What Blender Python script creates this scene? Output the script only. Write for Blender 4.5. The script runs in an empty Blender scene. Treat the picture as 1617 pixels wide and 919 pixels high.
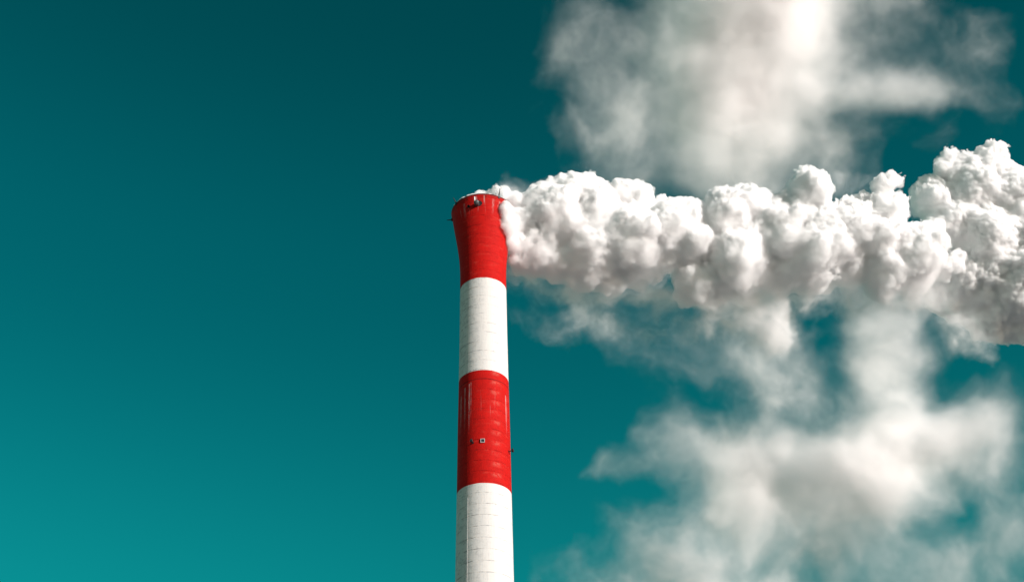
import bpy, math, random
import numpy as np
from mathutils import Matrix, Vector

# ------------------------------------------------------------------ camera, sky, sun, exposure
scene = bpy.context.scene
col = scene.collection
PW, PH, FPX = 1617.0, 919.0, 2060.0            # frame of the photograph and its focal length in pixels
PITCH, ROLL = math.radians(36.5), math.radians(1.2)
EYE = np.array([0.0, 0.0, 1.7])
_R = np.array([1.0, 0, 0]); _U = np.array([0, -math.sin(PITCH), math.cos(PITCH)]); FWD = np.array([0, math.cos(PITCH), math.sin(PITCH)])
RGT = math.cos(ROLL) * _R - math.sin(ROLL) * _U
UP = math.sin(ROLL) * _R + math.cos(ROLL) * _U

cam_data = bpy.data.cameras.new("camera")
cam_data.sensor_width = 36.0
cam_data.lens = FPX / PW * 36.0
cam_data.clip_start = 0.5
cam_data.clip_end = 20000.0
cam = bpy.data.objects.new("camera", cam_data)
col.objects.link(cam)
cam.matrix_world = Matrix(((RGT[0], UP[0], -FWD[0], EYE[0]), (RGT[1], UP[1], -FWD[1], EYE[1]), (RGT[2], UP[2], -FWD[2], EYE[2]), (0, 0, 0, 1)))
scene.camera = cam

SUN_EL = math.radians(13.0)
SUN_H = np.array([0.79, -0.613])              # towards the sun, horizontally: right of and behind the viewer
SUN_DIR = np.array([SUN_H[0] * math.cos(SUN_EL), SUN_H[1] * math.cos(SUN_EL), math.sin(SUN_EL)])
SUN_DIR /= np.linalg.norm(SUN_DIR)

world = bpy.data.worlds.new("World")
scene.world = world
world.use_nodes = True
wn, wl = world.node_tree.nodes, world.node_tree.links
bg = wn["Background"]
sky = wn.new("ShaderNodeTexSky")
sky.sky_type = 'NISHITA'
sky.sun_disc = False
sky.sun_elevation = SUN_EL
sky.sun_rotation = math.atan2(SUN_H[0], SUN_H[1])
sky.air_density, sky.dust_density, sky.ozone_density = 1.0, 0.4, 1.5
tint = wn.new("ShaderNodeMix"); tint.data_type = 'RGBA'; tint.blend_type = 'MULTIPLY'; tint.inputs["Factor"].default_value = 1.0
tc = wn.new("ShaderNodeTexCoord"); sep = wn.new("ShaderNodeSeparateXYZ"); ramp = wn.new("ShaderNodeValToRGB")
wl.new(tc.outputs["Generated"], sep.inputs[0]); wl.new(sep.outputs["Z"], ramp.inputs[0])
SKY_STOPS = [(0.0, (0.70, 1.0, 0.72)), (0.33, (0.40, 1.0, 0.68)), (0.385, (0.016, 0.93, 0.64)), (0.60, (0.004, 0.69, 0.50)), (0.76, (0.003, 0.52, 0.375)), (1.0, (0.14, 0.36, 0.28))]
els = ramp.color_ramp.elements
while len(els) < len(SKY_STOPS): els.new(0.5)
for e, (p, c) in zip(els, SKY_STOPS):
    e.position = p; e.color = (*c, 1)
ramp.color_ramp.interpolation = 'EASE'
dot = wn.new("ShaderNodeVectorMath"); dot.operation = 'DOT_PRODUCT'; dot.inputs[1].default_value = tuple(SUN_DIR)
wl.new(tc.outputs["Generated"], dot.inputs[0])
glow = wn.new("ShaderNodeMapRange"); glow.interpolation_type = 'SMOOTHSTEP'       # the sky whitens round the sun, behind the viewer
glow.inputs["From Min"].default_value = 0.4; glow.inputs["From Max"].default_value = 0.95
wl.new(dot.outputs["Value"], glow.inputs["Value"])
near = wn.new("ShaderNodeMix"); near.data_type = 'RGBA'
near.inputs["B"].default_value = (1.30, 1.0, 0.85, 1)
wl.new(glow.outputs[0], near.inputs["Factor"]); wl.new(ramp.outputs[0], near.inputs["A"])
wl.new(sky.outputs[0], tint.inputs["A"]); wl.new(near.outputs["Result"], tint.inputs["B"])
wl.new(tint.outputs["Result"], bg.inputs["Color"])
bg.inputs["Strength"].default_value = 0.103

sun_data = bpy.data.lights.new("sun", 'SUN')
sun_data.energy = 5.0
sun_data.angle = math.radians(0.5)
sun_data.color = (1.0, 0.945, 0.92)
sun = bpy.data.objects.new("sun", sun_data)
col.objects.link(sun)
sun.rotation_euler = Vector(SUN_DIR).to_track_quat('Z', 'Y').to_euler()
sun.location = (300, -300, 400)

vs = scene.view_settings
scene.display_settings.display_device = 'sRGB'
vs.view_transform = 'Standard'; vs.look = 'None'; vs.exposure = 0.2; vs.gamma = 1.0; vs.use_curve_mapping = False
cy = scene.cycles
cy.max_bounces = 56; cy.volume_bounces = 48; cy.diffuse_bounces = 6; cy.glossy_bounces = 2
cy.transparent_max_bounces = 64
cy.volume_max_steps = 512
cy.volume_step_rate = 4.0
cy.use_denoising = True
cy.use_adaptive_sampling = False


# ------------------------------------------------------------------ helpers
def ray_point(u, v, depth):
    """World point that a photograph pixel looks at, at DEPTH metres along the view axis."""
    return EYE + depth * (FWD + RGT * ((u - PW / 2) / FPX) + UP * ((PH / 2 - v) / FPX))


def tag(o, label=None, cat=None, group=None, kind=None):
    for k, v in (("label", label), ("category", cat), ("group", group), ("kind", kind)):
        if v: o[k] = v
    return o


def mesh_obj(name, verts, faces, mat=None, parent=None, smooth=True):
    me = bpy.data.meshes.new(name)
    me.from_pydata([tuple(v) for v in verts], [], [tuple(f) for f in faces])
    if mat: me.materials.append(mat)
    if smooth: me.polygons.foreach_set("use_smooth", [True] * len(me.polygons))
    me.update()
    o = bpy.data.objects.new(name, me)
    col.objects.link(o)
    if parent is not None: o.parent = parent
    return o


class MB:
    """Collects boxes, tubes and lathes into one mesh."""
    def __init__(s): s.v, s.f = [], []

    def add(s, v, f):
        n = len(s.v); s.v += [tuple(p) for p in v]; s.f += [tuple(i + n for i in q) for q in f]

    def box(s, c, ax, ay, az, hx, hy, hz):
        c, ax, ay, az = (np.array(t, float) for t in (c, ax, ay, az))
        v = [c + ax * hx * i + ay * hy * j + az * hz * k for k in (-1, 1) for j in (-1, 1) for i in (-1, 1)]
        s.add(v, [(0, 2, 3, 1), (4, 5, 7, 6), (0, 1, 5, 4), (1, 3, 7, 5), (3, 2, 6, 7), (2, 0, 4, 6)])

    def tube(s, pts, radii, n=12, caps=True):
        pts = [np.array(p, float) for p in pts]
        if not hasattr(radii, "__len__"): radii = [radii] * len(pts)
        rings = []
        for i, p in enumerate(pts):
            d = pts[min(i + 1, len(pts) - 1)] - pts[max(i - 1, 0)]
            d /= np.linalg.norm(d)
            a = np.cross(d, (0.3, 0.2, 0.93)); a /= np.linalg.norm(a); b = np.cross(d, a)
            rings.append([p + radii[i] * (a * math.cos(2 * math.pi * k / n) + b * math.sin(2 * math.pi * k / n)) for k in range(n)])
        v = [q for r in rings for q in r]; f = []
        for i in range(len(pts) - 1):
            for k in range(n):
                k2 = (k + 1) % n
                f.append((i * n + k, i * n + k2, (i + 1) * n + k2, (i + 1) * n + k))
        if caps:
            f.append(tuple(range(n - 1, -1, -1))); f.append(tuple((len(pts) - 1) * n + k for k in range(n)))
        s.add(v, f)

    def build(s, name, mat, parent, smooth=False):
        return mesh_obj(name, s.v, s.f, mat, parent, smooth)


def new_mat(name):
    m = bpy.data.materials.new(name); m.use_nodes = True
    return m, m.node_tree.nodes, m.node_tree.links, m.node_tree.nodes["Principled BSDF"]


class Graph:
    """Short hand for shader maths."""
    def __init__(s, nodes, links): s.n, s.l = nodes, links

    def _in(s, sock, v):
        if hasattr(v, "is_linked") or hasattr(v, "links"): s.l.new(v, sock)
        else: sock.default_value = v

    def m(s, op, a, b=0.0, c=0.0, clamp=False):
        n = s.n.new("ShaderNodeMath"); n.operation = op; n.use_clamp = clamp
        for sock, v in zip(n.inputs, (a, b, c)): s._in(sock, v)
        return n.outputs[0]

    def xyz(s, x, y, z):
        n = s.n.new("ShaderNodeCombineXYZ")
        for sock, v in zip(n.inputs, (x, y, z)): s._in(sock, v)
        return n.outputs[0]

    def noise(s, vec, scale, detail=3.0, rough=0.55):
        n = s.n.new("ShaderNodeTexNoise"); s.l.new(vec, n.inputs["Vector"])
        n.inputs["Scale"].default_value = scale; n.inputs["Detail"].default_value = detail; n.inputs["Roughness"].default_value = rough
        return n.outputs[0]

    def white(s, vec):
        n = s.n.new("ShaderNodeTexWhiteNoise"); n.noise_dimensions = '3D'; s.l.new(vec, n.inputs["Vector"])
        return n.outputs["Value"]

    def ramp(s, v, lo, hi, clamp=True):
        n = s.n.new("ShaderNodeMapRange"); n.interpolation_type = 'SMOOTHSTEP'
        s._in(n.inputs["Value"], v); n.inputs["From Min"].default_value = lo; n.inputs["From Max"].default_value = hi
        return n.outputs[0]

    def mix(s, f, a, b):
        n = s.n.new("ShaderNodeMix"); n.data_type = 'RGBA'
        s._in(n.inputs["Factor"], f)
        for k, v in (("A", a), ("B", b)):
            sock = [i for i in n.inputs if i.name == k and i.type == 'RGBA'][0]
            if isinstance(v, tuple): sock.default_value = (*v, 1)
            else: s.l.new(v, sock)
        return [o for o in n.outputs if o.type == 'RGBA'][0]


# ------------------------------------------------------------------ ground
gm, gn, gl, gb = new_mat("dry_ground")
G = Graph(gn, gl)
gtc = gn.new("ShaderNodeTexCoord")
big = G.noise(gtc.outputs["Object"], 0.012, 5)
fine = G.noise(gtc.outputs["Object"], 0.9, 6)
gcol = G.mix(G.ramp(big, 0.4, 0.6), (0.27, 0.275, 0.28), (0.21, 0.215, 0.21))
gcol = G.mix(G.m('MULTIPLY', fine, 0.5), gcol, (0.30, 0.30, 0.30))
gl.new(gcol, gb.inputs["Base Color"]); gb.inputs["Roughness"].default_value = 0.95
gv, gf, NG = [], [], 24
for j in range(NG + 1):
    for i in range(NG + 1):
        gv.append(((i / NG - .5) * 14000, (j / NG - .5) * 14000, 0))
for j in range(NG):
    for i in range(NG):
        a = j * (NG + 1) + i
        gf.append((a, a + 1, a + NG + 2, a + NG + 1))
tag(mesh_obj("ground", gv, gf, gm), kind="structure")

# ------------------------------------------------------------------ chimney
CX, CY = -5.485, 200.0
TOP = 168.9
BANDS = [149.75, 129.0, 106.3, 84.0, 60.0, 36.0]                     # heights where the paint changes: red above the first
PROFILE = [(0, 7.3), (30, 6.1), (60, 5.35), (90.5, 4.80), (96, 4.77), (106.5, 4.69), (119, 4.62), (129.7, 4.50), (141, 4.42), (150.2, 4.40),
           (154.3, 4.42), (157.8, 4.66), (161.4, 5.12), (165.1, 5.70), (167.6, 6.05), (TOP, 6.2)]


def shaft_radius(z):
    zs = [p[0] for p in PROFILE]; rs = [p[1] for p in PROFILE]
    k = np.interp
    return float((k(z - 1.2, zs, rs) + 2 * k(z, zs, rs) + k(z + 1.2, zs, rs)) / 4) if z < TOP - 1.3 else float(k(z, zs, rs))


RUNS = [(-2.14, 0.16, 126.6, 11.0, 0.85), (-2.06, 0.10, 126.8, 9.0, 0.6), (-2.36, 0.22, 126.2, 10.0, 0.5), (-2.62, 0.3, 125.0, 9.0, 0.45), (-0.52, 0.22, 125.0, 9.0, 0.6),
        (-2.2, 0.3, 167.6, 4.0, 0.25), (-1.2, 0.25, 168.0, 4.0, 0.3), (-1.75, 0.15, 168.4, 2.5, 0.5), (-1.5, 0.12, 168.5, 2.2, 0.5), (-0.95, 0.3, 167.9, 3.5, 0.4)]       # angle, half width, top, length, strength


def chimney_paint():
    m, n, l, b = new_mat("banded_chimney_paint")
    g = Graph(n, l)
    t = n.new("ShaderNodeTexCoord"); s = n.new("ShaderNodeSeparateXYZ"); l.new(t.outputs["Object"], s.inputs[0])
    z = s.outputs["Z"]
    ang = g.m('ARCTAN2', s.outputs["Y"], s.outputs["X"])
    arc = g.m('MULTIPLY', ang, 4.6)                                   # metres round the shaft
    wav = g.noise(t.outputs["Object"], 0.8, 3)
    # which paint: count how many changes lie above
    red = None
    zw = g.m('ADD', z, g.m('MULTIPLY', g.m('SUBTRACT', wav, 0.5), 0.12))
    for i, h in enumerate(BANDS):
        st = g.m('GREATER_THAN' if i == 0 else 'LESS_THAN', zw, h)
        st = g.m('MULTIPLY', st, 1.0 if i == 0 or i % 2 == 1 else -1.0)
        red = st if red is None else g.m('ADD', red, st)
    red = g.m('MAXIMUM', g.m('MINIMUM', red, 1.0), 0.0)
    # casting lifts 2.05 m tall, each of many formwork boards
    LIFT = 2.05
    zl = g.m('DIVIDE', zw, LIFT)
    li = g.m('FLOOR', zl); lf = g.m('SUBTRACT', zl, li)
    edge = g.m('MINIMUM', lf, g.m('SUBTRACT', 1.0, lf))
    pi_ = g.m('FLOOR', g.m('ADD', g.m('DIVIDE', arc, 1.1), g.m('MULTIPLY', g.white(g.xyz(li, 3.0, 1.0)), 3.0)))
    panel = g.white(g.xyz(pi_, li, 0.5))
    lift_v = g.white(g.xyz(li, 7.0, 2.0))
    pf = g.m('FRACT', g.m('ADD', g.m('DIVIDE', arc, 1.1), g.m('MULTIPLY', g.white(g.xyz(li, 3.0, 1.0)), 3.0)))
    pedge = g.m('MINIMUM', pf, g.m('SUBTRACT', 1.0, pf))
    along = g.noise(g.xyz(g.m('MULTIPLY', arc, 0.55), g.m('MULTIPLY', z, 0.9), 0.0), 1.0, 4, 0.7)
    joint = g.m('MULTIPLY', g.m('SUBTRACT', 1.0, g.ramp(edge, 0.012, 0.045)), g.ramp(along, 0.42, 0.62))
    vjoint = g.m('MULTIPLY', g.m('SUBTRACT', 1.0, g.ramp(pedge, 0.02, 0.06)), g.ramp(along, 0.5, 0.68))
    streak = g.noise(g.xyz(g.m('MULTIPLY', arc, 2.6), g.m('MULTIPLY', z, 0.11), 4.0), 1.0, 4, 0.65)
    board = g.noise(g.xyz(g.m('MULTIPLY', arc, 6.5), g.m('MULTIPLY', z, 0.25), 9.0), 1.0, 3, 0.6)
    mott = g.noise(g.xyz(g.m('MULTIPLY', arc, 0.9), g.m('MULTIPLY', z, 1.1), 2.0), 1.3, 6, 0.72)
    soil = g.noise(g.xyz(g.m('MULTIPLY', arc, 0.16), g.m('MULTIPLY', z, 0.05), 1.0), 1.0, 2, 0.5)
    # white paint with grey wear, painted heavier towards the left to deepen its shade
    shade_side = g.ramp(s.outputs["X"], 1.8, -3.6)
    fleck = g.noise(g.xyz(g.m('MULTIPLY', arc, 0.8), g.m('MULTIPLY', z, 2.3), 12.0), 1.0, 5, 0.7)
    wear = g.m('MULTIPLY', g.ramp(mott, 0.46, 0.70), g.m('ADD', 0.12, g.m('MULTIPLY', shade_side, 0.88)))
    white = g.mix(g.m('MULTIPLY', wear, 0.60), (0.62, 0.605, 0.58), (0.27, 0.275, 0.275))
    white = g.mix(g.m('MULTIPLY', g.ramp(board, 0.45, 0.75), 0.26), white, (0.42, 0.42, 0.41))
    white = g.mix(g.m('MULTIPLY', panel, 0.12), white, (0.46, 0.455, 0.45))
    white = g.mix(g.m('MULTIPLY', g.m('MULTIPLY', g.ramp(fleck, 0.58, 0.70), g.m('ADD', 0.08, shade_side)), 0.70), white, (0.13, 0.13, 0.135))
    white = g.mix(g.m('MULTIPLY', joint, g.m('ADD', 0.28, g.m('MULTIPLY', shade_side, 0.45))), white, (0.15, 0.15, 0.15))
    white = g.mix(g.m('MULTIPLY', vjoint, 0.18), white, (0.22, 0.22, 0.22))
    # red paint, paler chalky patches on each lift and white runs from above
    redc = g.mix(g.m('MULTIPLY', g.ramp(mott, 0.40, 0.72), 0.75), (0.44, 0.008, 0.006), (0.31, 0.007, 0.006))
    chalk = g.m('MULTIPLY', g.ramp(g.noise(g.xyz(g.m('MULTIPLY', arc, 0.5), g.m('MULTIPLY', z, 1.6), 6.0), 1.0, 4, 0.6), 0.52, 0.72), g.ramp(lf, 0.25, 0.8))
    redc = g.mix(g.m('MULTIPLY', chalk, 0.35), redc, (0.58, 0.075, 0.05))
    redc = g.mix(g.m('MULTIPLY', panel, 0.25), redc, (0.34, 0.007, 0.005))
    run = g.ramp(streak, 0.60, 0.76)
    drip = None
    for top, length in ((TOP, 5.5), (BANDS[1] - 2.6, 8.0)):
        d = g.m('SUBTRACT', top, z)
        f = g.m('MULTIPLY', g.m('GREATER_THAN', d, 0.0), g.m('SUBTRACT', 1.0, g.ramp(d, length * 0.3, length)))
        drip = f if drip is None else g.m('ADD', drip, f)
    redc = g.mix(g.m('MULTIPLY', g.m('MULTIPLY', run, drip), 0.65), redc, (0.60, 0.36, 0.32))
    redc = g.mix(g.m('MULTIPLY', joint, 0.4), redc, (0.18, 0.010, 0.010))
    redc = g.mix(g.m('MULTIPLY', vjoint, 0.22), redc, (0.14, 0.010, 0.010))
    soot = g.m('MULTIPLY', g.ramp(z, TOP - 3.0, TOP - 0.2), g.ramp(g.noise(g.xyz(g.m('MULTIPLY', arc, 1.6), g.m('MULTIPLY', z, 0.5), 21.0), 1.0, 5, 0.7), 0.42, 0.70))
    redc = g.mix(g.m('MULTIPLY', soot, 0.6), redc, (0.05, 0.018, 0.016))
    topd = g.m('MULTIPLY', g.ramp(z, TOP - 0.45, TOP - 0.15), 0.8)
    # pale runs at their own places; glossy highlights painted in paler red per lift
    for a0, wid, top, length, k in RUNS:
        da = g.m('ABSOLUTE', g.m('MULTIPLY', g.m('SUBTRACT', ang, a0), 4.6))
        side = g.m('SUBTRACT', 1.0, g.ramp(da, wid * 0.3, wid))
        d = g.m('SUBTRACT', top, z)
        fall = g.m('MULTIPLY', g.ramp(d, -0.1, 0.25), g.m('SUBTRACT', 1.0, g.ramp(d, length * 0.25, length)))
        redc = g.mix(g.m('MULTIPLY', g.m('MULTIPLY', side, fall), g.m('MULTIPLY', g.ramp(g.noise(g.xyz(g.m('MULTIPLY', arc, 5.0), g.m('MULTIPLY', z, 0.8), 3.0), 1.0, 4, 0.7), 0.30, 0.62), k)), redc, (0.52, 0.42, 0.40))
    painted_gloss = g.m('MULTIPLY', g.m('SUBTRACT', 1.0, g.ramp(g.m('ABSOLUTE', g.m('ADD', ang, 1.06)), 0.05, 0.28)), g.ramp(lf, 0.35, 0.75))
    painted_gloss = g.m('MULTIPLY', g.m('MULTIPLY', painted_gloss, g.m('SUBTRACT', 1.0, g.ramp(lf, 0.80, 0.98))), g.m('LESS_THAN', z, 131.0))
    redc = g.mix(g.m('MULTIPLY', g.m('MULTIPLY', painted_gloss, g.ramp(mott, 0.40, 0.62)), 0.38), redc, (0.58, 0.16, 0.12))
    seam = g.m('SUBTRACT', 1.0, g.ramp(g.m('ABSOLUTE', g.m('SUBTRACT', zw, 127.15)), 0.06, 0.16))
    redc = g.mix(g.m('MULTIPLY', seam, 0.55), redc, (0.08, 0.008, 0.008))
    redc = g.mix(topd, redc, (0.06, 0.03, 0.028))
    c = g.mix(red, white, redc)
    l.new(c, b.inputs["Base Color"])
    b.inputs["Roughness"].default_value = 0.62
    l.new(g.m('ADD', 0.48, g.m('MULTIPLY', mott, 0.35)), b.inputs["Roughness"])
    b.inputs["Specular IOR Level"].default_value = 0.06
    hgt = g.m('SUBTRACT', g.m('ADD', g.m('MULTIPLY', mott, 0.05), g.m('ADD', g.m('MULTIPLY', board, 0.03), g.m('MULTIPLY', lift_v, 0.03))), g.m('MULTIPLY', joint, 0.08))
    bp = n.new("ShaderNodeBump"); bp.inputs["Strength"].default_value = 0.8; bp.inputs["Distance"].default_value = 1.0
    l.new(hgt, bp.inputs["Height"]); l.new(bp.outputs[0], b.inputs["Normal"])
    return m


def plain(name, colour, rough=0.6, metal=0.0, scale=3.0, var=0.35):
    m, n, l, b = new_mat(name)
    g = Graph(n, l); t = n.new("ShaderNodeTexCoord")
    f = g.noise(t.outputs["Object"], scale, 4)
    l.new(g.mix(g.m('MULTIPLY', g.ramp(f, 0.35, 0.7), var), tuple(colour), tuple(c * 0.4 for c in colour)), b.inputs["Base Color"])
    b.inputs["Roughness"].default_value = rough; b.inputs["Metallic"].default_value = metal
    return m


paint = chimney_paint()
dark_steel = plain("dark_steel", (0.035, 0.035, 0.04), 0.5, 0.6)
hood_grey = plain("hood_grey", (0.10, 0.11, 0.115), 0.45, 0.3)
pale_steel = plain("pale_steel", (0.42, 0.42, 0.41), 0.5)
white_steel = plain("white_steel", (0.85, 0.85, 0.83), 0.4)
black_soot = plain("black_soot", (0.012, 0.011, 0.012), 0.95)
frost = plain("white_frost", (0.85, 0.85, 0.86), 0.8, 0.0, 2.0, 0.15)
pane_mat = plain("dark_glass", (0.03, 0.035, 0.04), 0.15)
liner = plain("sooty_liner", (0.10, 0.08, 0.075), 0.9)

chimney = bpy.data.objects.new("chimney", None)
col.objects.link(chimney)
chimney.location = (CX, CY, 0)
tag(chimney, "tall red and white banded factory chimney with a flared red top, smoking", "chimney")

SEG = 256
zs = list(np.arange(0, 84, 6.0)) + list(np.arange(84, TOP - 0.2, 0.6)) + [TOP - 0.05, TOP]
sv, sf = [], []
prof = [(shaft_radius(z) + (0.10 if z >= TOP - 0.35 else 0.0), z) for z in zs]
inner = [(5.75, TOP), (5.72, TOP - 0.4), (5.2, TOP - 4), (3.9, TOP - 14), (3.8, TOP - 40)]
rings = prof + inner
for r, z in rings:
    for k in range(SEG):
        a = 2 * math.pi * k / SEG
        sv.append((r * math.cos(a), r * math.sin(a), z))
for i in range(len(rings) - 1):
    for k in range(SEG):
        k2 = (k + 1) % SEG
        sf.append((i * SEG + k, i * SEG + k2, (i + 1) * SEG + k2, (i + 1) * SEG + k))
sf.append(tuple((len(rings) - 1) * SEG + k for k in range(SEG)))
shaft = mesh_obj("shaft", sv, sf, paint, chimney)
shaft.data.materials.append(liner)
nq = (len(prof) - 1) * SEG
for p in shaft.data.polygons:
    if p.index >= nq: p.material_index = 1


def on_shaft(u, v):
    """Angle and height (chimney frame) of the near wall point that pixel (u, v) looks at."""
    d = FWD + RGT * ((u - PW / 2) / FPX) + UP * ((PH / 2 - v) / FPX)
    o = EYE - np.array([CX, CY, 0])
    t0 = 150.0
    for _ in range(9000):
        p = o + d * t0
        if math.hypot(p[0], p[1]) <= shaft_radius(min(p[2], TOP)): break
        t0 += 0.02
    return math.atan2(p[1], p[0]), p[2]


def frame_at(a, z, out=0.0):
    """Point on the wall with outward, sideways and up directions."""
    n = np.array([math.cos(a), math.sin(a), 0]); t = np.array([-math.sin(a), math.cos(a), 0])
    sl = (shaft_radius(z + 0.3) - shaft_radius(z - 0.3)) / 0.6
    upd = np.array([n[0] * sl, n[1] * sl, 1.0]); upd /= np.linalg.norm(upd)
    no = np.cross(t, upd); no /= np.linalg.norm(no)
    if no @ n < 0: no = -no
    return n * shaft_radius(z) + np.array([0, 0, z]) + no * out, no, t, upd


# frost caked along the rim: an irregular lip
rnd = random.Random(4)
NF = 220
fr = np.array([rnd.random() for _ in range(NF)])
for _ in range(3): fr = (np.roll(fr, 1) + fr * 2 + np.roll(fr, -1)) / 4
fr = (fr - fr.min()) / (fr.max() - fr.min())
fv, ff = [], []
for k in range(NF):
    a = 2 * math.pi * k / NF
    left = max(0.0, math.cos(a - math.radians(205)))
    hgt = 0.05 + 0.25 * fr[k] + 0.30 * left
    wid = 0.16 + 0.2 * fr[k]
    for q in range(6):
        b = math.pi * q / 5
        fv.append(((6.0 + wid * math.cos(b)) * math.cos(a), (6.0 + wid * math.cos(b)) * math.sin(a), TOP + 0.004 + hgt * math.sin(b)))
for k in range(NF):
    for q in range(5):
        k2 = (k + 1) % NF
        ff.append((k * 6 + q, k2 * 6 + q, k2 * 6 + q + 1, k * 6 + q + 1))
mesh_obj("rim_frost", fv, ff, frost, chimney)["label"] = "white frost caked along the chimney rim"

# lightning rods round the lip
for adeg, tilt, ln in ((215, 0.55, 1.5), (258 + 44, 0.25, 2.0), (180, 1.0, 1.1), (40, 0.3, 2.0), (120, 0.3, 2.0)):
    a = math.radians(adeg)
    zr = TOP - (1.3 if adeg == 180 else 0.25)
    p, no, t, u = frame_at(a, zr, 0.05)
    d = no * tilt + np.array([0, 0, 1.0]) * (0.05 if adeg == 180 else 1.0); d /= np.linalg.norm(d)
    mb = MB(); mb.tube([p - no * 0.1, p + d * ln * 0.5, p + d * ln], [0.14, 0.10, 0.06], 8)
    mb.box(p + no * 0.05, t, no, u, 0.2, 0.14, 0.25)
    mb.build("lightning_rod", dark_steel, chimney)

# gas sampling duct just under the rim, the open port beside it and the white pipe
a, z = on_shaft(756.5, 321.5)
p, no, t, u = frame_at(a, z)
mb = MB()
ring = lambda c, no, t, u, r0, r1, n=28: [c + r * (t * math.cos(2 * math.pi * k / n) + u * math.sin(2 * math.pi * k / n)) for r in (r0, r1) for k in range(n)]
open_c = p + no * 0.03
N = 28
mb.add([open_c] + ring(open_c, no, t, u, 0.62, 0.62)[:N], [(0, 1 + k, 1 + (k + 1) % N) for k in range(N)])
mb.build("sampling_port", black_soot, chimney)
a2, z2 = on_shaft(753.6, 323.5)
p, no, t, u = frame_at(a2, z2)
mb = MB()
mb.tube([p - no * 0.2, p + no * 0.5, p + no * 0.95, p + no * 1.15 - u * 0.12], [0.46, 0.46, 0.52, 0.40], 20)
hood = mb.build("sampling_duct", hood_grey, chimney, True)
mb = MB()
q = p + no * 1.0 - t * 0.30 + u * 0.2
mb.tube([q - u * 0.2, q + u * 1.0], 0.13, 12)
mb.build("pipe", white_steel, hood)
a3, z3 = on_shaft(740.5, 326.5)
p, no, t, u = frame_at(a3, z3, 0.03)
mb = MB()
mb.add([p] + ring(p, no, t, u, 0.30, 0.30)[:N], [(0, 1 + k, 1 + (k + 1) % N) for k in range(N)])
mb.tube([p + no * 0.0, p + no * 0.25], [0.30, 0.27], 20, False)
mb.build("sampling_port", black_soot, chimney)

# square inspection window in the lower red band
a, z = on_shaft(762.2, 696.0)
p, no, t, u = frame_at(a, z)
mb = MB()
w = 0.32
for s_ in (-1, 1):
    mb.box(p + t * s_ * w + no * 0.06, t, no, u, 0.05, 0.12, w + 0.05)
    mb.box(p + u * s_ * w + no * 0.06, t, no, u, w - 0.052, 0.12, 0.05)
fr_o = mb.build("window_frame", pale_steel, chimney)
mb = MB(); mb.box(p + no * 0.02, t, no, u, w - 0.052, 0.04, w - 0.052)
mb.build("pane", pane_mat, fr_o)

# obstruction lamps on short arms
for (uu, vv) in ((747.0, 699.0), (803.3, 712.5)):
    a, z = on_shaft(uu, vv)
    p, no, t, u = frame_at(a, z)
    mb = MB()
    mb.tube([p - no * 0.1, p + no * 0.7], 0.07, 8)
    mb.box(p + no * 0.03, t, no, u, 0.16, 0.05, 0.16)
    lamp = mb.build("obstruction_lamp", dark_steel, chimney)
    mb = MB(); mb.box(p + no * 0.72, t, no, u, 0.22, 0.16, 0.20); mb.tube([p + no * 0.72 + u * 0.2, p + no * 0.72 + u * 0.42], [0.15, 0.10], 12)
    mb.build("lamp_housing", black_soot, lamp)

# lightning conductor running down the wall
a, _ = on_shaft(739.0, 800)
mb = MB()
mb.tube([frame_at(a, zz, 0.06)[0] for zz in np.arange(2, 106, 2.0)], 0.025, 6)
mb.build("lightning_conductor", plain("grey_cable", (0.55, 0.54, 0.52), 0.7), chimney)


# ------------------------------------------------------------------ steam and clouds: density grids
rng = np.random.default_rng(7)


def noise_tile(r, cells=32, up=4):
    """A cube of smooth noise that repeats."""
    a = r.uniform(-1, 1, (cells,) * 3).astype(np.float32)
    f = np.arange(up) / up
    w = np.stack([(1 - f) ** 3 / 6, (3 * f ** 3 - 6 * f ** 2 + 4) / 6, (-3 * f ** 3 + 3 * f ** 2 + 3 * f + 1) / 6, f ** 3 / 6]).astype(np.float32)
    for ax in range(3):
        a = np.moveaxis(a, ax, 0)
        out = np.zeros((cells, up) + a.shape[1:], np.float32)
        for k in range(4):
            out += w[k][None, :, None, None] * np.roll(a, 1 - k, 0)[:, None]
        a = np.moveaxis(out.reshape((cells * up,) + a.shape[1:]), 0, ax)
    return np.ascontiguousarray(a / a.std() * 0.5)


TILE = noise_tile(np.random.default_rng(5))
TN = TILE.shape[0]


def tile_noise(P, size, r):
    """Smooth noise at points P (n, 3), features SIZE units across, turned to a random attitude."""
    q, _ = np.linalg.qr(r.normal(size=(3, 3)))
    X = P @ (q * (4.0 / size)).astype(np.float32) + r.uniform(0, TN, 3).astype(np.float32)
    I = np.floor(X).astype(np.int32); X -= I
    I &= TN - 1
    J = (I + 1) & (TN - 1)
    t = TILE.ravel()
    ax, bx = I[:, 0] * (TN * TN), J[:, 0] * (TN * TN); ay, by = I[:, 1] * TN, J[:, 1] * TN; az, bz = I[:, 2], J[:, 2]
    fx, fy, fz = X[:, 0], X[:, 1], X[:, 2]
    def row(p): return t[p + az] * (1 - fz) + t[p + bz] * fz
    return (row(ax + ay) * (1 - fy) + row(ax + by) * fy) * (1 - fx) + (row(bx + ay) * (1 - fy) + row(bx + by) * fy) * fx


def fbm_at(P, size, octaves, r, gain=0.5):
    s_, w = np.zeros(len(P), np.float32), 1.0
    for _ in range(octaves):
        s_ += w * tile_noise(P, size, r); size *= 0.5; w *= gain
    return s_


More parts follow.
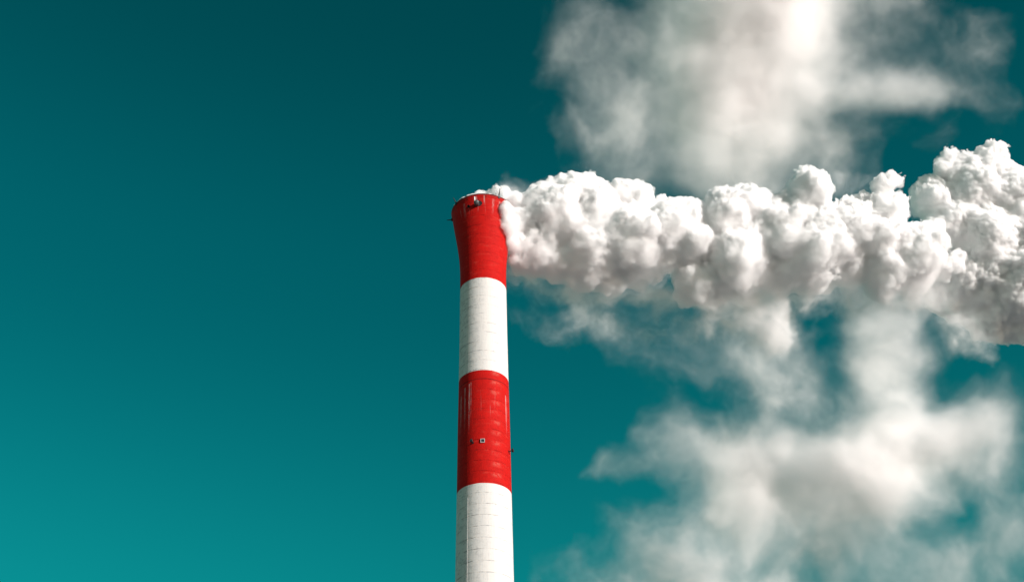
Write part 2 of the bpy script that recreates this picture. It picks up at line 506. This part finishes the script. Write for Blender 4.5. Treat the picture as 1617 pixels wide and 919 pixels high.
def hash3(ix, iy, iz, seed):
    h = (ix.astype(np.uint32) * np.uint32(374761393) + iy.astype(np.uint32) * np.uint32(668265263) + iz.astype(np.uint32) * np.uint32(2147483647) + np.uint32(seed) * np.uint32(974634127))
    h = (h ^ (h >> np.uint32(13))) * np.uint32(1274126177)
    h ^= h >> np.uint32(16)
    h2 = h * np.uint32(2246822519); h2 ^= h2 >> np.uint32(15)
    h3 = h2 * np.uint32(3266489917); h3 ^= h3 >> np.uint32(13)
    k = np.float32(1 / 4294967296.0)
    return h * k, h2 * k, h3 * k


def cells_f1(P, size, seed):
    """Distance to the nearest of a jittered lattice of points (0 at a point, about 1 between)."""
    Q = P / np.float32(size)
    B = np.floor(Q - 0.5).astype(np.int32)
    best = np.full(len(P), 9, np.float32)
    for dx in (0, 1):
        for dy in (0, 1):
            for dz in (0, 1):
                ix, iy, iz = B[:, 0] + dx, B[:, 1] + dy, B[:, 2] + dz
                a, b, c = hash3(ix, iy, iz, seed)
                ix, iy, iz = ix.astype(np.float32), iy.astype(np.float32), iz.astype(np.float32)
                d = (Q[:, 0] - ix - 0.5 - (a - 0.5) * 0.8) ** 2 + (Q[:, 1] - iy - 0.5 - (b - 0.5) * 0.8) ** 2 + (Q[:, 2] - iz - 0.5 - (c - 0.5) * 0.8) ** 2
                np.minimum(best, d.astype(np.float32), out=best)
    return np.sqrt(best)


def surface_nets(F, iso=0.0):
    """Closed quad surface round F < iso, outward faces; vertices in voxel units."""
    F = F - iso
    F[0] = F[-1] = 1; F[:, 0] = F[:, -1] = 1; F[:, :, 0] = F[:, :, -1] = 1
    ins = F < 0
    nx, ny, nz = F.shape
    cnt = np.zeros((nx - 1, ny - 1, nz - 1), np.uint8)
    for dx in (0, 1):
        for dy in (0, 1):
            for dz in (0, 1):
                cnt += ins[dx:nx - 1 + dx, dy:ny - 1 + dy, dz:nz - 1 + dz]
    cx, cy_, cz = np.nonzero((cnt > 0) & (cnt < 8))
    idx = np.full(cnt.shape, -1, np.int32)
    idx[cx, cy_, cz] = np.arange(len(cx), dtype=np.int32)
    acc = np.zeros((len(cx), 3), np.float32); k = np.zeros(len(cx), np.float32)
    corners = [(i, j, m) for i in (0, 1) for j in (0, 1) for m in (0, 1)]
    val = {c: F[cx + c[0], cy_ + c[1], cz + c[2]] for c in corners}
    for c in corners:
        for ax in range(3):
            if c[ax]: continue
            d = list(c); d[ax] = 1; d = tuple(d)
            a, b = val[c], val[d]
            x = (a < 0) != (b < 0)
            t = np.where(x, a / np.where(x, a - b, 1), 0)
            for q in range(3):
                acc[:, q] += np.where(x, c[q] + (t if q == ax else 0), 0)
            k += x
    V = acc / k[:, None] + np.stack([cx, cy_, cz], 1)
    quads = []
    for ax in range(3):
        sl0 = [slice(1, -1)] * 3; sl1 = [slice(1, -1)] * 3
        sl0[ax] = slice(0, -1); sl1[ax] = slice(1, None)
        A, B = ins[tuple(sl0)], ins[tuple(sl1)]
        e = np.nonzero(A != B)
        p = [e[0].copy(), e[1].copy(), e[2].copy()]
        for q in range(3):
            if q != ax: p[q] = p[q] + 1
        o1, o2 = (ax + 1) % 3, (ax + 2) % 3
        def cell(d1, d2):
            c = [x.copy() for x in p]; c[o1] -= d1; c[o2] -= d2
            return idx[c[0], c[1], c[2]]
        q = np.stack([cell(1, 1), cell(0, 1), cell(0, 0), cell(1, 0)], 1)
        flip = ~A[e]
        q[flip] = q[flip][:, ::-1]
        quads.append(q)
    return V, np.concatenate(quads)


def fast_mesh(name, V, Q, smooth=True):
    me = bpy.data.meshes.new(name)
    me.vertices.add(len(V)); me.vertices.foreach_set("co", np.ascontiguousarray(V, np.float32).ravel())
    if len(Q):
        me.loops.add(len(Q) * 4); me.loops.foreach_set("vertex_index", np.ascontiguousarray(Q, np.int32).ravel())
        me.polygons.add(len(Q)); me.polygons.foreach_set("loop_start", np.arange(0, len(Q) * 4, 4, dtype=np.int32))
        me.polygons.foreach_set("use_smooth", np.full(len(Q), smooth))
    me.update()
    return me


def view_frame_matrix(origin):
    """Axes of an object laid out right / away / up as the camera stands, at ORIGIN."""
    return Matrix(((RGT[0], FWD[0], UP[0], origin[0]), (RGT[1], FWD[1], UP[1], origin[1]), (RGT[2], FWD[2], UP[2], origin[2]), (0, 0, 0, 1)))


def to_frame(P, origin):
    d = P - origin
    return np.stack([d @ RGT, d @ FWD, d @ UP], -1)


# ---- the steam plume: heaped puffs blown to the right of the mouth
MOUTH_DEPTH = float((np.array([CX, CY, TOP]) - EYE) @ FWD)
PX = MOUTH_DEPTH / FPX                                               # metres per photograph pixel at the mouth
PUFFS = [  # u, v, radius, depth offset (all in photograph pixels)
    (768, 318, 16, 8), (750, 319, 12, 16), (738, 324, 8, 14), (760, 312, 12, 20), (803, 334, 14, -38), (806, 358, 18, -42), (808, 384, 17, -40), (811, 408, 14, -34), (786, 308, 17, 2), (800, 302, 14, 0), (812, 322, 26, -8), (818, 350, 26, -22), (824, 385, 27, -22), (828, 414, 22, -16),
    (845, 330, 36, 0), (852, 390, 48, -4), (884, 345, 58, 5), (905, 300, 30, 0), (880, 412, 36, -6), (868, 306, 18, 0), (928, 292, 24, 5), (940, 340, 55, 10), (935, 400, 58, 0),
    (962, 438, 28, 0), (922, 436, 24, -5), (990, 306, 28, 5), (1012, 312, 24, 0), (1000, 372, 62, 0), (1000, 428, 28, 5), (1050, 364, 52, 0), (1075, 345, 34, 0), (1056, 408, 26, -10),
    (1090, 385, 52, 5), (1102, 440, 42, -5), (1080, 466, 18, -5), (1040, 436, 12, -4),
    (1150, 345, 46, 0), (1184, 328, 38, 5), (1165, 405, 58, -5), (1130, 458, 32, 0), (1176, 462, 26, 10),
    (1230, 362, 56, 0), (1240, 425, 44, 10), (1277, 300, 32, 0), (1272, 284, 18, 0), (1290, 388, 58, -5), (1290, 436, 33, -10), (1306, 452, 14, -10),
    (1345, 362, 50, 0), (1340, 418, 38, 0), (1396, 296, 20, 0), (1418, 290, 9, 5), (1400, 335, 36, 0), (1362, 316, 14, 5), (1385, 378, 48, -5), (1400, 424, 46, -10), (1396, 466, 18, -15), (1408, 480, 9, -15),
    (1440, 400, 50, -8), (1458, 404, 36, -6), (1482, 390, 15, -4), (1494, 414, 13, -8), (1484, 428, 13, -4), (1506, 402, 8, -6), (1510, 421, 7, -8), (1474, 366, 16, 5), (1450, 436, 26, -4), (1462, 452, 12, 0), (1432, 460, 14, 0),
    (1472, 315, 38, 60), (1496, 272, 22, 60), (1500, 246, 11, 60), (1530, 300, 52, 65), (1560, 266, 28, 60), (1574, 238, 14, 60), (1600, 315, 54, 60), (1560, 380, 72, 65), (1506, 352, 46, 55),
    (1530, 446, 66, 65), (1600, 440, 80, 60), (1575, 500, 42, 60), (1622, 490, 58, 60), (1545, 512, 24, 60), (1665, 395, 88, 60), (1690, 330, 60, 70), (1740, 440, 90, 60), (1790, 370, 80, 70),
    (1505, 475, 22, 60),
]
VOX = 1.5                                                            # voxel in photograph pixels
U0, U1, V0, V1, W0, W1 = 742, 1770, 205, 580, -100, 205


def build_plume():
    org = np.array([CX, CY, TOP])
    o_uv = None
    C, Rr = [], []
    for (u, v, r, w) in PUFFS:
        dep = MOUTH_DEPTH + w * PX
        C.append(to_frame(ray_point(u, v, dep), org) / PX); Rr.append(r * dep / MOUTH_DEPTH)
    C, Rr = np.array(C, np.float32), np.array(Rr, np.float32)
    lo = np.array([-48.0, W0, -270]); hi = np.array([1010.0, W1, 140.0])
    # small puffs budding from the big ones
    bud = np.random.default_rng(12)
    kids_c, kids_r = [], []
    for c, r in zip(C, Rr):
        for _ in range(int(4 + r / 5)):
            d = bud.normal(size=3); d /= np.linalg.norm(d)
            if d[1] > 0.5: d[1] *= -1
            k = r * bud.uniform(0.22, 0.42)
            kids_c.append(c + d * (r * 0.92 - k * 0.35)); kids_r.append(k * 0.9)
    AC = np.concatenate([C, np.array(kids_c, np.float32)]); AR = np.concatenate([Rr, np.array(kids_r, np.float32)])
    # coarse signed distance
    cs = 5.0
    n = [int((hi[i] - lo[i]) / cs) + 2 for i in range(3)]
    ax = [lo[i] + cs * np.arange(n[i]) for i in range(3)]
    D = np.full(n, 40.0, np.float32)
    for c, r in zip(AC, AR):
        rad = r + 45
        s = [slice(max(0, int((c[i] - rad - lo[i]) / cs)), min(n[i], int((c[i] + rad - lo[i]) / cs) + 2)) for i in range(3)]
        if any(q.stop <= q.start for q in s): continue
        s = tuple(s)
        d = np.sqrt((ax[0][s[0]][:, None, None] - c[0]) ** 2 + (ax[1][s[1]][None, :, None] - c[1]) ** 2 + (ax[2][s[2]][None, None, :] - c[2]) ** 2) - r
        o = D[s]; k = 3.0
        h = np.clip(0.5 + 0.5 * (o - d) / k, 0, 1)
        D[s] = o * (1 - h) + d * h - k * h * (1 - h)
    # fine grid
    nf = [int((hi[i] - lo[i]) / VOX) for i in range(3)]
    def lin(i):
        x = np.arange(nf[i]) * VOX / cs; j = np.minimum(x.astype(int), n[i] - 2); f = x - j
        W = np.zeros((nf[i], n[i]), np.float32); W[np.arange(nf[i]), j] = 1 - f; W[np.arange(nf[i]), j + 1] += f
        return W
    F = np.tensordot(lin(0), D, (1, 0)).astype(np.float32)
    F = np.einsum('jb,xbc->xjc', lin(1), F, optimize=True)
    F = np.einsum('kc,xjc->xjk', lin(2), F, optimize=True).astype(np.float32)
    band = np.nonzero((F < 26) & (F > -20))
    P = np.stack([band[i] * VOX for i in range(3)], 1).astype(np.float32)
    # swirl the sample points, then heap ever smaller billows on the surface
    r2 = np.random.default_rng(3)
    P0 = P.copy()
    for size, amp in ((80, 12.0), (34, 8.0), (15, 3.0)):
        for q in range(3):
            P[:, q] += amp * tile_noise(P0, size, r2)
    # how far inside the dense heart begins: near the surface above, deeper beneath
    dz = np.gradient(D, cs, axis=2)
    under = np.clip(0.5 - 0.9 * dz, 0, 1)
    O = np.tensordot(lin(0), under, (1, 0)).astype(np.float32)
    O = np.einsum('jb,xbc->xjc', lin(1), O, optimize=True)
    O = np.einsum('kc,xjc->xjk', lin(2), O, optimize=True).astype(np.float32)
    patch = np.clip(1.0 + 0.7 * tile_noise(P, 90, np.random.default_rng(77)), 0.65, 1.4)   # knobbly here, smooth there
    calm = (1.1 - 0.65 * O[band]) * patch
    grow = np.clip(P0[:, 0] / 90.0, 0.35, 1.0).astype(np.float32)
    disp = 5.5 * fbm_at(P0, 34, 4, r2, 0.6)
    for size, amp, seed in ((58, 10.0, 5), (36, 7.5, 1), (18, 7.0, 2), (9.0, 6.6, 3), (5.0, 4.2, 4)):
        disp += amp * (0.62 - cells_f1(P, size, seed)) * (1.0 if size > 15 else calm)
    F[band] -= (disp - 4.0) * grow
    O *= 1.0 - 0.85 * np.clip((np.arange(nf[0]) * VOX + lo[0] - 660) / 90, 0, 1).astype(np.float32)[:, None, None]
    HEART = F + 1.0 + 10.0 * O
    VEIL = F - 0.8
    VEIL[band] -= 13.0 * O[band] ** 2 * np.clip(0.30 + 1.2 * fbm_at(P0, 42, 3, np.random.default_rng(9), 0.6), 0, 1.3)
    return F, HEART, VEIL, lo, org


def steam(name, sigma, skin):
    m = bpy.data.materials.new(name); m.use_nodes = True
    n, l = m.node_tree.nodes, m.node_tree.links
    n.remove(n["Principled BSDF"]); out = n["Material Output"]
    vol = n.new("ShaderNodeVolumeScatter")
    vol.inputs["Color"].default_value = (0.9995, 0.999, 0.9985, 1)
    vol.inputs["Density"].default_value = sigma
    vol.inputs["Anisotropy"].default_value = 0.0
    l.new(vol.outputs[0], out.inputs["Volume"])
    if skin:
        tr = n.new("ShaderNodeBsdfTransparent"); df = n.new("ShaderNodeBsdfDiffuse"); df.inputs[0].default_value = (0.85, 0.84, 0.83, 1)
        mx = n.new("ShaderNodeMixShader"); mx.inputs[0].default_value = skin
        l.new(tr.outputs[0], mx.inputs[1]); l.new(df.outputs[0], mx.inputs[2]); l.new(mx.outputs[0], out.inputs["Surface"])
    return m


F, HEART, VEIL, lo, org = build_plume()
V, Q = surface_nets(F)
plume = bpy.data.objects.new("smoke_plume", fast_mesh("smoke_plume", (V * VOX + lo) * PX, Q))
col.objects.link(plume)
plume.matrix_world = view_frame_matrix(org)
plume.data.materials.append(steam("white_steam", 1.0, 0.02))
tag(plume, "dense white billowing steam plume blowing sideways from the chimney mouth", "smoke plume")
V2, Q2 = surface_nets(HEART)
heart = bpy.data.objects.new("steam_core", fast_mesh("steam_core", (V2 * VOX + lo) * PX, Q2))
col.objects.link(heart); heart.parent = plume
heart.data.materials.append(steam("dense_steam", 3.2, 0.05))
V3, Q3 = surface_nets(VEIL)
veil = bpy.data.objects.new("steam_veil", fast_mesh("steam_veil", (V3 * VOX + lo) * PX, Q3))
col.objects.link(veil); veil.parent = plume
veil.data.materials.append(steam("thin_steam", 0.07, 0.0))
del F, HEART, VEIL


# ---- thin drifting clouds behind
def cloud(name, label, blobs, box, depth, vox, thick, seed, hull_iso, warp=(24, 24), scale=1.0, parent=None, calm_at=0.010):
    """A soft cloud: blobs (u, v, ru, rv, optical depth) spread over THICK photograph pixels of depth."""
    s = depth / FPX                                                   # metres per photograph pixel there
    u0, u1, v0, v1 = box
    org = ray_point((u0 + u1) / 2, (v0 + v1) / 2, depth)
    n = (int((u1 - u0) / vox), int(thick / vox), int((v1 - v0) / vox))
    r = np.random.default_rng(seed)
    gu = (u0 + (np.arange(n[0]) + .5) * vox).astype(np.float32)
    gw = (-thick / 2 + (np.arange(n[1]) + .5) * vox).astype(np.float32)
    gv = (v1 - (np.arange(n[2]) + .5) * vox).astype(np.float32)
    P = np.stack(np.meshgrid(gu, gw, gv, indexing='ij'), -1).reshape(-1, 3).astype(np.float32)
    k = scale
    Wp = [warp[0] * fbm_at(P, 240 * k, 3, r, 0.5) for _ in range(3)]
    PW_ = P + np.stack(Wp, 1)
    Wq = [warp[1] * fbm_at(PW_, 85 * k, 5, r, 0.6) for _ in range(3)]
    PQ = PW_ + np.stack(Wq, 1)
    T = np.zeros(len(P), np.float32)
    for (bu, bv, ru, rv, t) in blobs:
        off = r.uniform(-0.10, 0.10) * thick
        rw = thick * 0.17
        T += t * np.exp(-((PQ[:, 0] - bu) / ru) ** 2 - ((PQ[:, 2] - bv) / rv) ** 2 - ((PQ[:, 1] - off) / rw) ** 2) / (rw * 1.77)
    N = fbm_at(PQ, 80 * k, 6, r, 0.7)
    ridge = 1 - np.abs(fbm_at(PQ, 50 * k, 3, r, 0.5)) * 1.6
    calm = 1.0 / (1.0 + (T / calm_at) ** 1.5)                         # torn at the edges, smooth in the thick of it
    T *= 1.5 * np.exp(calm * (1.25 * N + 0.6 * ridge - 0.68) + (1 - calm) * 0.25 * N)
    T = T.reshape(n)
    # fade at the box
    def edge(k, m): x = np.arange(k); return np.clip(np.minimum(x, k - 1 - x) / m, 0, 1).astype(np.float32)
    T *= edge(n[0], 8)[:, None, None] * edge(n[1], 5)[None, :, None] * edge(n[2], 8)[None, None, :]
    T = np.clip(T - hull_iso * 0.35, 0, None)
    dens = T / s
    # veil surface where the cloud begins
    Vh, Qh = surface_nets(hull_iso - T.copy())
    half = np.array([n[0] * vox, n[1] * vox, n[2] * vox]) * s / 2
    Vh = (Vh + 0.5) * vox * s - half
    nh = len(Vh)
    pts = np.zeros((dens.size, 3), np.float32)
    me = fast_mesh(name, np.concatenate([Vh, pts]), Qh)
    at = me.attributes.new("density_value", 'FLOAT', 'POINT')
    at.data.foreach_set("value", np.concatenate([np.full(nh, -1, np.float32), dens.ravel()]))
    o = bpy.data.objects.new(name, me)
    col.objects.link(o)
    o.matrix_world = view_frame_matrix(org)
    me.materials.append(veil_mat)
    if parent is None: tag(o, label, "cloud")
    else:
        o.parent = parent; o.matrix_parent_inverse = parent.matrix_world.inverted()
    # the loose points carry the numbers of a voxel grid; the child volume reads them
    ng = bpy.data.node_groups.new(name + "_body", 'GeometryNodeTree')
    ng.interface.new_socket("Geometry", in_out='INPUT', socket_type='NodeSocketGeometry')
    ng.interface.new_socket("Geometry", in_out='OUTPUT', socket_type='NodeSocketGeometry')
    N_, L_ = ng.nodes, ng.links
    gi, go = N_.new("GeometryNodeObjectInfo"), N_.new("NodeGroupOutput")
    gi.inputs["Object"].default_value = o
    pos = N_.new("GeometryNodeInputPosition"); sp = N_.new("ShaderNodeSeparateXYZ"); L_.new(pos.outputs[0], sp.inputs[0])
    mn = -half + vox * s / 2; mxx = half - vox * s / 2
    def mth(op, a, b):
        q = N_.new("ShaderNodeMath"); q.operation = op
        for sock, v in zip(q.inputs, (a, b)):
            if isinstance(v, (int, float)): sock.default_value = v
            else: L_.new(v, sock)
        return q.outputs[0]
    ids = []
    for i in range(3):
        t = mth('MULTIPLY', mth('SUBTRACT', sp.outputs[i], float(mn[i])), float((n[i] - 1) / (mxx[i] - mn[i])))
        ids.append(mth('MINIMUM', mth('MAXIMUM', mth('ROUND', t, 0.0), 0.0), float(n[i] - 1)))
    fi = []
    for q in ids:                                                     # whole numbers: floats lose count past 16 million
        c = N_.new("FunctionNodeFloatToInt"); L_.new(q, c.inputs[0]); fi.append(c.outputs[0])
    def imth(op, a, b):
        q = N_.new("FunctionNodeIntegerMath"); q.operation = op
        for sock, v in zip(q.inputs, (a, b)):
            if isinstance(v, int): sock.default_value = v
            else: L_.new(v, sock)
        return q.outputs[0]
    index = imth('ADD', imth('ADD', imth('MULTIPLY', imth('ADD', imth('MULTIPLY', fi[0], n[1]), fi[1]), n[2]), fi[2]), nh)
    na = N_.new("GeometryNodeInputNamedAttribute"); na.data_type = 'FLOAT'; na.inputs["Name"].default_value = "density_value"
    si = N_.new("GeometryNodeSampleIndex"); si.data_type = 'FLOAT'; si.domain = 'POINT'
    L_.new(gi.outputs["Geometry"], si.inputs["Geometry"]); L_.new(na.outputs[0], si.inputs["Value"]); L_.new(index, si.inputs["Index"])
    vc = N_.new("GeometryNodeVolumeCube")
    L_.new(si.outputs[0], vc.inputs["Density"])
    vc.inputs["Min"].default_value = mn; vc.inputs["Max"].default_value = mxx
    for k in range(3): vc.inputs["Resolution " + "XYZ"[k]].default_value = n[k]
    sm = N_.new("GeometryNodeSetMaterial"); sm.inputs["Material"].default_value = cloud_mat
    L_.new(vc.outputs[0], sm.inputs["Geometry"])
    L_.new(sm.outputs[0], go.inputs[0])
    vap = bpy.data.objects.new("vapour", bpy.data.volumes.new("vapour"))
    col.objects.link(vap)
    vap.parent = o
    vap.data.materials.append(cloud_mat)
    md = vap.modifiers.new("cloud_body", 'NODES'); md.node_group = ng
    return o


cloud_mat = bpy.data.materials.new("thin_cloud"); cloud_mat.use_nodes = True
_n, _l = cloud_mat.node_tree.nodes, cloud_mat.node_tree.links
_n.remove(_n["Principled BSDF"])
_pv = _n.new("ShaderNodeVolumePrincipled"); _pv.inputs["Color"].default_value = (0.9995, 0.996, 0.9955, 1)
_pv.inputs["Density"].default_value = 1.0; _pv.inputs["Anisotropy"].default_value = 0.1
_l.new(_pv.outputs[0], _n["Material Output"].inputs["Volume"])
cloud_mat.cycles.volume_step_rate = 2.0 if hasattr(cloud_mat.cycles, "volume_step_rate") else 1.0

veil_mat = bpy.data.materials.new("cloud_veil"); veil_mat.use_nodes = True
_n, _l = veil_mat.node_tree.nodes, veil_mat.node_tree.links
_n.remove(_n["Principled BSDF"])
_t = _n.new("ShaderNodeBsdfTransparent"); _d = _n.new("ShaderNodeBsdfTranslucent"); _d.inputs[0].default_value = (0.8, 0.8, 0.8, 1)
_m = _n.new("ShaderNodeMixShader"); _m.inputs[0].default_value = 0.006
_l.new(_t.outputs[0], _m.inputs[1]); _l.new(_d.outputs[0], _m.inputs[2]); _l.new(_m.outputs[0], _n["Material Output"].inputs["Surface"])

UPPER = [(1180, 110, 75, 105, 7.0), (1200, 10, 65, 80, 5.0), (1195, -50, 70, 60, 3.0), (1235, 175, 60, 50, 2.2), (1120, 110, 55, 80, 1.0), (1130, 40, 50, 45, 0.6), (1320, 125, 85, 30, 1.3), (1400, 130, 75, 26, 0.9), (1465, 138, 35, 24, 0.6),
         (1435, 48, 75, 45, 0.35), (1285, 25, 50, 45, 0.7), (1370, -10, 90, 34, 0.5), (1340, 65, 60, 40, 0.4), (1060, 170, 110, 120, 0.24), (940, 80, 60, 85, 0.26), (1020, 130, 60, 80, 0.15), (980, 210, 50, 50, 0.28), (1090, 250, 120, 60, 0.38), (1190, 265, 80, 45, 0.9),
         (1030, 290, 100, 40, 0.26), (1545, 70, 55, 50, 0.06), (1490, 205, 60, 40, 0.06), (900, 95, 34, 45, 0.22), (1330, 220, 60, 60, 0.25), (1150, -60, 140, 60, 0.6), (1550, 150, 50, 40, 0.04)]
LOWER = [(1190, 765, 65, 60, 7.0), (1345, 755, 70, 58, 4.0), (1430, 705, 90, 40, 3.0), (1530, 695, 50, 42, 2.2), (1290, 730, 70, 32, 0.8), (1370, 740, 200, 60, 0.3), (1400, 590, 42, 80, 0.9), (1400, 500, 36, 40, 0.5), (1110, 725, 70, 40, 0.7), (985, 742, 34, 18, 0.55),
         (1060, 690, 45, 36, 0.35), (1330, 850, 70, 60, 0.6), (1150, 885, 110, 50, 0.6), (1430, 885, 110, 48, 0.8), (1585, 840, 50, 60, 0.7), (1050, 850, 60, 60, 0.35), (1120, 565, 100, 50, 0.16), (940, 500, 60, 30, 0.14),
         (1250, 620, 60, 60, 0.32), (1200, 550, 50, 40, 0.28), (1600, 650, 50, 40, 0.12), (1300, 965, 320, 50, 0.9), (1040, 500, 60, 26, 0.12)]
cloud("cloud", "soft grey white cloud drifting high above the steam plume", UPPER, (750, 1680, -120, 380), 520.0, 2.7, 180, 21, 0.0016, (12, 17), calm_at=0.006)
cloud("cloud", "ragged thin white cloud low on the right beneath the steam plume", LOWER, (820, 1680, 430, 1010), 560.0, 2.7, 180, 33, 0.0016, (17, 20))
WISPS = [(1180, 482, 44, 36, 2.6), (1203, 520, 20, 30, 0.8), (1125, 476, 42, 20, 1.6), (1000, 468, 60, 14, 1.5), (900, 456, 50, 14, 1.6), (960, 478, 30, 10, 1.0), (1270, 466, 42, 26, 1.3), (1350, 456, 50, 22, 1.2), (1450, 462, 42, 20, 1.2), (830, 440, 26, 16, 1.4),
         (1070, 482, 34, 16, 1.2), (1400, 482, 32, 18, 1.0), (1530, 530, 36, 20, 0.8), (870, 285, 40, 10, 0.3), (820, 300, 30, 8, 0.5), (1350, 300, 60, 14, 0.35), (940, 505, 70, 30, 0.28), (1100, 525, 80, 30, 0.35), (803, 365, 11, 50, 1.5)]
cloud("trailing_steam", "", WISPS, (780, 1600, 255, 600), MOUTH_DEPTH, 2.2, 100, 8, 0.0025, (8, 12), 0.45, plume, 0.08)
